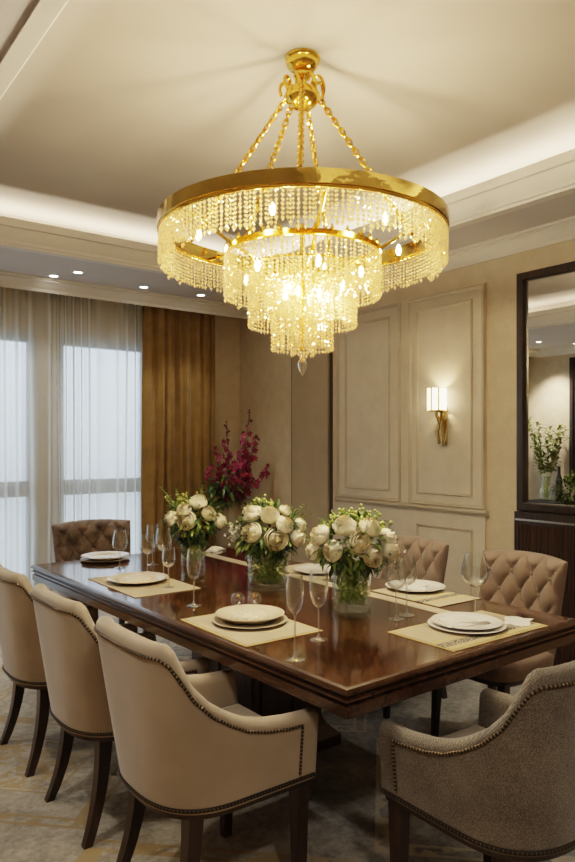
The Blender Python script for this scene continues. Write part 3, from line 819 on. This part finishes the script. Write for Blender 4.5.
for x,y,lb in ((1.735,2.66,'left small ribbed glass tealight holder behind the nearest left plate'),(1.80,2.62,'right small ribbed glass tealight holder behind the nearest left plate')):
    m=MB(); n=18; pr=[(.022,0),(.026,.004),(.030,.018),(.0305,.03),(.027,.043),(.018,.052),(.008,.056),(.0005,.0565)]
    rings=[[(r*(1+.05*(j%2))*math.cos(2*PI*j/n),r*(1+.05*(j%2))*math.sin(2*PI*j/n),z) for j in range(n)] for r,z in pr]
    m.loft(rings); o=m.build('tealight_holder',M['pendant'],None,20,(x,y,T0)); tag(o,lb,'glass','ribbed glass tealight holders')

# ------------------------------------------------------------------ flowers
def rose_mesh(seed,opened=.5):
    rr=random.Random(seed); m=MB()
    layers=[(.30,3,1.38,.55,0.0),(.48,4,1.34,.62,.02),(.66,5,1.24,.72,.05),(.84,5,1.10,.84,.10),(1.0,6,.95,1.0,.20)]
    for li,(rad,n,hgt,wd,curl) in enumerate(layers):
        for k in range(n):
            th0=2*PI*(k+li*.37)/n+rr.uniform(-.15,.15); w=PI/n*1.55
            rows=[]; sc_=rr.uniform(.94,1.06)
            for i in range(7):
                t_=i/6; row=[]
                for j in range(7):
                    a=j/6*2-1
                    g=math.sin(PI*(.12+(.60-.16*opened*(li/4))*t_))
                    rho=rad*sc_*g*(1.0+.05*math.cos(a*2)) + curl*opened*max(0,t_-.6)**1.5*1.6
                    zz=-.62+hgt*1.12*t_*sc_ - .20*hgt*t_*abs(a)**3 - curl*opened*max(0,t_-.7)**1.5*1.3
                    th=th0+a*w*(.35+.65*math.sin(PI*min(1,.18+.62*t_)))
                    rho*=1+.035*math.sin(5*a+k+li)*t_
                    row.append((rho*math.cos(th),rho*math.sin(th),zz))
                rows.append(row)
            m.loft(rows,False,False)
    m.sphere((0,0,.0),.42,10,7,0,1.5)
    return m
rose_protos=[]
for k in range(4):
    mm=rose_mesh(20+k,(.15,.5,.8,.4)[k]); me=None
    o=mm.build('rose',M['rose'],None,60,fix=False); rose_protos.append(o.data); bpy.data.objects.remove(o)
def leaf(m,p,d,up,L,w,mi=0,bend=.25):
    d=Vector(d).normalized(); s_=d.cross(Vector(up))
    if s_.length<.01: s_=d.cross(Vector((1,0,.3)))
    s_.normalize(); n=s_.cross(d); P=Vector(p); vs=[];N=4
    for i,ww in enumerate((.12,.85,1,.6,.03)):
        t_=i/N; c=P+d*L*t_-n*bend*L*t_*t_
        vs+= [c-s_*w*ww*.5+n*w*.12*ww,c,c+s_*w*ww*.5+n*w*.12*ww]
    fs=[]
    for i in range(N):
        for j in range(2): fs.append((i*3+j,i*3+j+1,i*3+j+4,i*3+j+3))
    m.add(vs,fs,mi)
def rnd_dir(rr,up=.2,lo=-.35):
    while True:
        v=Vector((rr.uniform(-1,1),rr.uniform(-1,1),rr.uniform(lo,1)))
        if .2<v.length<1: return v.normalized()
def bouquet(which,x,y,base,vr,vh,ch_,Rd,roses,labels,seed,berries,fillers,sprigs,flat=.8,lab=''):
    rr=random.Random(seed)
    v=empty('glass_vase','clear round glass vase of green stems, the %s of the three on the table'%lab,'vase',(x,y,base))
    m=MB(); m.lathe([(.0005,0),(vr*.92,0),(vr*.97,.006),(vr*.95,vh*.5),(vr,vh),(vr-.005,vh),(vr*.95-.006,vh*.5),(vr*.94-.006,.034),(.0005,.03)],40,cap=False); m.build('vase_body',M['vase'],v,50)
    m=MB(); m.lathe([(.0005,.0345),(vr*.93-.007,.0355),(vr*.945-.007,vh*.8),(.0005,vh*.8)],32,cap=False); m.build('water',M['water'],v,50)
    # greenery: stems and leaves inside, dome of leaves above
    m=MB(); c=Vector((0,0,ch_-base))
    for k in range(46):
        a=rr.uniform(0,6.28); q=vr*.8*math.sqrt(rr.random()); a2=a+rr.uniform(1.5,3.5); 
        m.tube([(q*math.cos(a2)*.9,q*math.sin(a2)*.9,.038),(q*.6*math.cos(a),q*.6*math.sin(a),vh*.6),(q*.9*math.cos(a),q*.9*math.sin(a),vh*1.05)],.0028,5,2)
    for k in range(270):
        a=rr.uniform(0,6.28); q=vr*1.08*math.sqrt(rr.uniform(.3,1)); z=.045+(vh-.045)*rr.random()**.85
        d=(math.cos(a+rr.uniform(-2,2)),math.sin(a+rr.uniform(-2,2)),rr.uniform(-.3,1.2)); 
        leaf(m,(q*math.cos(a)*.8,q*math.sin(a)*.8,z),d,(math.cos(a),math.sin(a),.2),rr.uniform(.02,.032),rr.uniform(.010,.016),rr.choice((1,1,2,2,2)))
    for k in range(540):
        d=rnd_dir(rr,lo=-.55); p=c+Vector((d.x*Rd,d.y*Rd,d.z*Rd*flat))*rr.uniform(.62,.98)
        dd=(d+Vector((rr.uniform(-.7,.7),rr.uniform(-.7,.7),rr.uniform(-.5,.5))))
        leaf(m,p,dd,(0,0,1),rr.uniform(.035,.06),rr.uniform(.014,.024),rr.choice((0,0,0,1)),rr.uniform(0,.6))
    for k in range(120):   # collar at the vase rim
        a=rr.uniform(0,6.28); q=vr*rr.uniform(.5,.95)
        leaf(m,(q*math.cos(a),q*math.sin(a),vh+rr.uniform(-.005,.04)),(math.cos(a),math.sin(a),rr.uniform(-.7,.5)),(0,0,1),rr.uniform(.04,.065),rr.uniform(.016,.026),rr.choice((0,0,1)),.4)
    for (ox,h,tx,th_) in sprigs:
        b=c+rv*ox*.5; tip=rv*tx+Vector((0,0,th_-base))-fv*.02
        m.tube([b,b.lerp(tip,.5)+Vector((0,0,.01)),tip],.0018,4,1)
        for k in range(9):
            p=b.lerp(tip,.25+.75*k/8)
            for sg in (-1,1): leaf(m,p,(rv*sg*.8+Vector((0,0,.7))+fv*rr.uniform(-.6,.6)),(0,0,1),.026,.010,1,.2)
    g_=m.build('bouquet_greenery',[M['leaf'],M['leaf2'],M['stem']],None,60,(x,y,base),fix=False)
    tag(g_,'green leaves and stems filling the %s glass vase'%lab,'foliage',None,'stuff')
    for i,((ox,h,rad),lb) in enumerate(zip(roses,labels)):
        dz=(h-ch_); q=max(.05,1-(ox/Rd)**2-(dz/(Rd*flat))**2); dep=math.sqrt(q)*Rd*.86
        p=rv*ox-fv*dep+Vector((0,0,h)); nv=(rv*ox/Rd-fv*dep/Rd*.85+Vector((0,0,dz/(Rd*flat)*.9+.25))).normalized()
        o=bpy.data.objects.new('rose',rose_protos[i%4]); C.objects.link(o); o.location=Vector((x,y,0))+p
        o.rotation_mode='QUATERNION'; o.rotation_quaternion=nv.to_track_quat('Z','Y')@Matrix.Rotation(rr.uniform(0,6),3,'Z').to_quaternion(); o.scale=(rad*1.12,)*3
        tag(o,lb,'flower','cream roses of the %s bouquet'%lab)
    if berries:
        m=MB()
        for (ox,h,dep,n,sp) in berries:
            for k in range(n):
                p=rv*(ox+rr.gauss(0,sp))+fv*(dep+rr.gauss(0,sp))+Vector((0,0,h-base+rr.gauss(0,sp*.6))); m.sphere(p,rr.uniform(.0065,.010),6,4)
        o=m.build('green_berry_spray',M['berry'],None,60,(x,y,base)); tag(o,'yellow-green berry clusters among the roses of the %s bouquet'%lab,'foliage',None,'stuff')
    if fillers:
        m=MB()
        for (ox,h,dep,n,sp) in fillers:
            for k in range(n):
                p=rv*(ox+rr.gauss(0,sp))+fv*(dep+rr.gauss(0,sp))+Vector((0,0,h-base+rr.gauss(0,sp)))
                for a in range(4):
                    an=PI/2*a+rr.random(); leaf(m,p,(math.cos(an),-.5,math.sin(an)),(0,0,1),.012,.010,0,.1)
        o=m.build('white_filler_blossoms',M['filler'],None,60,(x,y,base),fix=False); tag(o,'tiny white filler blossoms at the side of the %s bouquet'%lab,'flower',None,'stuff')
bouquet('front',2.095,2.29,T0,.089,.20,1.055,.175,
 [(-.037,1.148,.046),(.070,1.139,.043),(.020,1.078,.044),(-.139,1.106,.044),(-.089,1.049,.042),(-.165,1.04,.037),(.074,1.03,.043),(.150,1.092,.040),(.155,1.043,.044)],
 ['cream rose at the very top of the front bouquet','cream rose at upper right of the front bouquet, beside the topmost one','wide-open cream rose in the middle of the front bouquet','cream rose at upper left of the front bouquet','cream rose at lower left of the front bouquet, above the vase rim',
  'small cream rose on the far left side of the front bouquet','cream rose below the middle one of the front bouquet, low centre right','cream rose at the upper right edge of the front bouquet','cream rose at the lower right edge of the front bouquet'],
 5,[(0,1.17,.02,60,.035),(.08,1.165,.02,50,.035),(.12,1.13,-.02,34,.02),(-.09,1.15,-.05,36,.02)],[(.17,1.0,-.05,46,.022),(.12,.985,-.06,30,.02)],[(-.02,0,-.03,1.22)],.75,'front')
bouquet('middle',2.06,2.88,T0,.108,.195,1.06,.185,
 [(-.078,1.155,.046),(-.072,1.072,.046),(.041,1.041,.049),(.012,1.15,.046),(.084,1.109,.042),(.162,1.098,.032),(.147,1.038,.040),(.088,1.168,.030)],
 ['cream rose at upper left of the middle bouquet','cream rose at left below the upper left one of the middle bouquet','largest open cream rose at the lower centre of the middle bouquet','cream rose at the top centre of the middle bouquet','cream rose at right of centre in the middle bouquet','small cream rose on the right edge of the middle bouquet','cream rose at the lower right of the middle bouquet','small cream bud at the upper right of the middle bouquet'],
 6,[(-.03,1.20,.02,24,.03)],[(-.16,1.06,-.05,90,.022)],[(-.1,0,-.06,1.23),(.12,0,.22,1.15),(.15,0,.19,1.19),(-.15,0,-.22,1.10)],.72,'middle')
bouquet('back',2.09,3.70,T0,.075,.15,1.05,.175,
 [(.041,1.155,.050),(-.015,1.055,.052),(.103,1.090,.040),(-.111,1.064,.042),(.163,1.045,.042),(-.036,1.115,.040)],
 ['cream rose at the top of the back bouquet','large cream rose low in the centre of the back bouquet','round cream rose at right of centre in the back bouquet','cream rose on the left edge of the back bouquet','cream rose on the right edge of the back bouquet','cream rose above the low centre one of the back bouquet'],
 8,[(-.05,1.16,.0,40,.04)],None,[(-.08,0,-.19,1.24),(-.05,0,-.10,1.23),(.02,0,.06,1.25),(.08,0,.15,1.18),(-.1,0,-.16,1.17)],.72,'back')

# magenta arrangement in the corner
VX,VY=3.80,5.95
pv=empty('floor_vase','tall taupe floor vase in the corner holding magenta flower spikes','vase',(VX,VY,0))
m=MB(); m.lathe([(.0005,0),(.13,0),(.14,.01),(.12,.06),(.15,.3),(.17,.55),(.14,.78),(.09,.88),(.10,.93),(.09,.93),(.08,.88),(.12,.75),(.0005,.7)],32,cap=False); m.build('vase_body',M['pot'],pv,50)
def blossom(m,p,s_,rr,mi):
    d=Vector((rr.uniform(-1,1),rr.uniform(-1.4,.5),rr.uniform(-.4,.6))).normalized()
    q=d.to_track_quat('Z','Y').to_matrix()
    for k in range(5):
        a=2*PI*k/5+rr.random()*.4; dd=q@Vector((math.cos(a),math.sin(a),.45)); leaf(m,p,dd,d,s_,s_*.75,mi,.3)
sp=[(.197,1.86,'tallest magenta flower spike with dark buds at its tip, right of centre',1.0),(-.05,1.73,'second tallest magenta flower spike, left of the tallest one',.9),(-.18,1.515,'short magenta flower spike at upper left beside the drape',.6),
    (.26,1.60,'magenta flower spike just right of the tallest one',1.0),(.39,1.30,'magenta flower spike leaning far right against the wall',.8),(-.23,1.27,'low magenta flower spike leaning left',1.1),(.02,1.20,'short full magenta flower spike at the lower centre',1.2),(.13,1.46,'full magenta flower spike in front of the tallest one',1.2),(-.12,1.17,'lowest magenta flower spike at centre left',1.1)]
for k,(ox,h,lb,fat) in enumerate(sp):
    rr=random.Random(50+k); s0=empty('magenta_flower_spike',lb,'flower',(VX,VY,.0),0,'magenta flower spikes in the corner')
    dep=(-.05,.05,.04,.0,-.02,-.08,-.12,-.10,-.1)[k]
    b=Vector((0,0,.88)); tip=rv*ox+fv*dep+Vector((0,0,h)); mid=b.lerp(tip,.5)+rv*ox*.15
    pts=[(b*(1-t_)**2+mid*2*t_*(1-t_)+tip*t_*t_) for t_ in [i/14 for i in range(15)]]
    m=MB(); m.tube(pts,.004,5); m.build('stem',M['leaf'],s0,60)
    m=MB(); n=int(36*fat)
    st=.38 if h>1.4 else .2
    for i in range(n):
        t_=st+(1-st)*i/n; f=t_*14; i0=min(13,int(f)); p=pts[i0].lerp(pts[i0+1],f-i0)
        bud=t_>.78 and k in (0,1); sz=(.050*(1-.55*(t_-st)/(1-st)))*(.6 if bud else 1)
        spd=.048*fat*(1-.75*(t_-st)/(1-st))
        blossom(m,p+Vector((rr.gauss(0,spd),rr.gauss(0,spd),rr.gauss(0,.01))),sz,rr,1 if bud else 0)
    m.build('blossoms',[M['pink'],M['pinkbud']],s0,60,fix=False)
m=MB(); rr=random.Random(99)
for k in range(230):
    a=rr.uniform(0,6.28); q=rr.uniform(.03,.30); z=.93+rr.uniform(-.02,.34)*(1-.5*q/.3)
    leaf(m,(q*math.cos(a)*.8-.06,q*math.sin(a)*.5,z),(math.cos(a),math.sin(a)*.7,rr.uniform(-.5,1)),(0,0,1),rr.uniform(.07,.13),rr.uniform(.025,.045),rr.choice((0,0,1)) if k%4==0 else 0,.5)
o=m.build('corner_greenery',[M['leaf'],M['leaf2']],None,60,(VX,VY,0),fix=False); tag(o,'dark green leaves around the magenta flowers in the corner','foliage',None,'stuff')

# ------------------------------------------------------------------ opposite side, seen in the mirror
cn=empty('console_table','slim dark console table against the opposite wall, seen in the mirror','table',(-.87,5.55,0))
m=MB(); m.box(-.2,-.6,.64,.2,.55,.68); m.build('tabletop',M['darkframe'],cn,None)
for sx in (-1,1):
    for yy in (-.57,.52): m=MB(); m.box(sx*.18-.02,yy-.02,0,sx*.18+.02,yy+.02,.64); m.build('leg',M['darkframe'],cn,None)
m=MB(); m.lathe([(.0005,0),(.075,0),(.09,.03),(.10,.12),(.075,.22),(.05,.30),(.06,.36),(.052,.36),(.045,.30),(.065,.22),(.09,.12),(.0005,.03)],28,cap=False)
o=m.build('glass_vase',M['vase'],None,50,(-.84,5.84,.68)); tag(o,'glass vase of leafy branches on the console, seen in the mirror','vase')
m=MB(); rr=random.Random(4)
for k in range(9):
    a=2*PI*k/9+.3; ln=rr.uniform(.75,1.0); tip=Vector((math.cos(a)*.12,math.sin(a)*.30,.36+ln*.9*rr.uniform(.75,1))); b=Vector((math.cos(a)*.02,math.sin(a)*.02,.04)); mid=Vector((math.cos(a)*.05,math.sin(a)*.07,.5))
    pts=[(b*(1-t_)**2+mid*2*t_*(1-t_)+tip*t_*t_) for t_ in [i/12 for i in range(13)]]
    m.tube(pts,.004,5,1)
    for i in range(5,13):
        for q in range(8):
            d=(rr.uniform(-1,1),rr.uniform(-1,1),rr.uniform(-.2,1)); leaf(m,pts[i]+Vector((rr.gauss(0,.02),rr.gauss(0,.02),rr.gauss(0,.02))),d,(0,0,1),rr.uniform(.07,.12),rr.uniform(.028,.042),0,.3)
o=m.build('leafy_branches',[M['olive'],M['stem']],None,60,(-.84,5.84,.68),fix=False); tag(o,'leafy green branches in the console vase, seen in the mirror','foliage',None,'stuff')
m=MB(); m.lathe([(.0005,0),(.045,0),(.05,.02),(.045,.2),(.05,.3),(.022,.40),(.018,.50),(.022,.51),(.0005,.51)],20,cap=False); o=m.build('bottle',M['darkframe'],None,50,(-.84,5.63,.68)); tag(o,'dark slim bottle beside the leafy vase, seen in the mirror','bottle')
wp=empty('wall_panel','tall dark framed panel on the opposite wall, seen at the mirror edge','panel',(X0,0,0))
m=MB(); m.frame(4.5,.9,5.6,2.78,[(0,0),(0,.04),(.05,.04),(.05,.015)],lambda u,v,h:(h,u,v)); m.build('frame',M['darkframe'],wp,30)
m=MB(); m.box(.002,4.55,.95,.015,5.55,2.73); m.build('panel_face',M['art'],wp,None)
ws=empty('wall_switch','small dark switch plate on the opposite wall, seen in the mirror','switch',(X0,5.67,1.0))
m=MB(); m.box(0,-.035,-.05,.012,.035,.05); m.build('plate',M['darkframe'],ws,None)
m=MB(); m.box(.012,-.015,-.02,.02,.015,.02); m.build('rocker',M['darkframe'],ws,None)

# ------------------------------------------------------------------ lights
def area(name,loc,rot,sx,sy,e,col):
    L=bpy.data.lights.new(name,'AREA'); L.shape='RECTANGLE'; L.size=sx; L.size_y=sy; L.energy=e; L.color=col
    o=bpy.data.objects.new(name,L); C.objects.link(o); o.location=loc; o.rotation_euler=rot; return o
CV=(1,.90,.72); q=.16
W_,H_=TX1-TX0,TY1-TY0
# LED strips lying in the cove, facing up
KC=5.0
area('cove_strip_right',(TX1+q,(TY0+TY1)/2,3.03),(PI,0,0),.05,H_+.3,KC*H_,CV)
area('cove_strip_left',(TX0-q,(TY0+TY1)/2,3.03),(PI,0,0),.05,H_+.3,KC*H_*.55,CV)
area('cove_strip_front',((TX0+TX1)/2,TY1+q,3.03),(PI,0,0),W_+.3,.05,KC*W_,(1,.90,.74))
area('cove_strip_back',((TX0+TX1)/2,TY0-q,3.03),(PI,0,0),W_+.3,.05,KC*W_*.6,CV)
def point(loc,e,col,r):
    L=bpy.data.lights.new('bulb_lamp','POINT'); L.energy=e; L.color=col; L.shadow_soft_size=r
    o=bpy.data.objects.new('bulb_lamp',L); C.objects.link(o); o.location=loc; return o
WARM=(1,.83,.57)
for j in range(5):
    a=2*PI*(j+.8)/5; point((CX+.47*math.cos(a),CY+.47*math.sin(a),ZR-.05),11,WARM,.02)
for p in ((0.12,.1,2.22),(-.12,-.05,2.2),(.02,-.15,2.12)): point((CX+p[0],CY+p[1],p[2]),10,WARM,.02)
point((X1-.105,3.52,1.85),4,(1,.74,.42),.03)
gs=spot((.35,-.35,HS-.03),55,48,.8,rad=.12); gs.rotation_euler=(Vector((1.9,2.3,.85))-gs.location).to_track_quat('-Z','Y').to_euler()  # aimed fill spot with no fixture, added to brighten roses, glassware and chair backs
for x,y,e in ((-.70,5.80,130),(-.2,.4,34),(-.2,2.2,34),(-.2,4.0,30),(1.2,-.6,42),(2.6,-.6,40),(3.92,.6,22),(3.92,2.0,14)): spot((x,y,HS-.02),e,95,.8)  # bare spots without fixtures, added out of view to fill room and mirrored wall
# sky outside
w=bpy.data.worlds.new('overcast_sky'); S.world=w; w.use_nodes=True
nt=w.node_tree; nt.nodes.clear(); o=nt.nodes.new('ShaderNodeOutputWorld'); b=nt.nodes.new('ShaderNodeBackground')
tc=nt.nodes.new('ShaderNodeTexCoord'); sx=nt.nodes.new('ShaderNodeSeparateXYZ'); nt.links.new(tc.outputs['Generated'],sx.inputs[0])
mr=nt.nodes.new('ShaderNodeMapRange'); nt.links.new(sx.outputs[2],mr.inputs[0]); mr.inputs[1].default_value=-.06; mr.inputs[2].default_value=.10
mx=nt.nodes.new('ShaderNodeMix'); mx.data_type='RGBA'; nt.links.new(mr.outputs[0],mx.inputs[0]); mx.inputs[6].default_value=(.50,.58,.62,1); mx.inputs[7].default_value=(.80,.91,1,1); nt.links.new(mx.outputs[2],b.inputs[0])
b.inputs[1].default_value=1.15; nt.links.new(b.outputs[0],o.inputs[0])

# ------------------------------------------------------------------ camera
cam=bpy.data.cameras.new('camera'); co=bpy.data.objects.new('camera',cam); C.objects.link(co)
co.location=(0,0,1.5); co.rotation_euler=(PI/2,0,-math.radians(37.2))
cam.sensor_fit='HORIZONTAL'; cam.sensor_width=36; cam.lens=694/575*36; cam.shift_y=14/575; cam.clip_start=.05
S.camera=co
S.view_settings.view_transform='Filmic'; S.view_settings.look='Medium High Contrast'; S.view_settings.exposure=1.05
cy=S.cycles; cy.use_denoising=True; cy.max_bounces=10; cy.transparent_max_bounces=40; cy.diffuse_bounces=5; cy.glossy_bounces=5; cy.caustics_reflective=False; cy.caustics_refractive=False; cy.sample_clamp_indirect=6
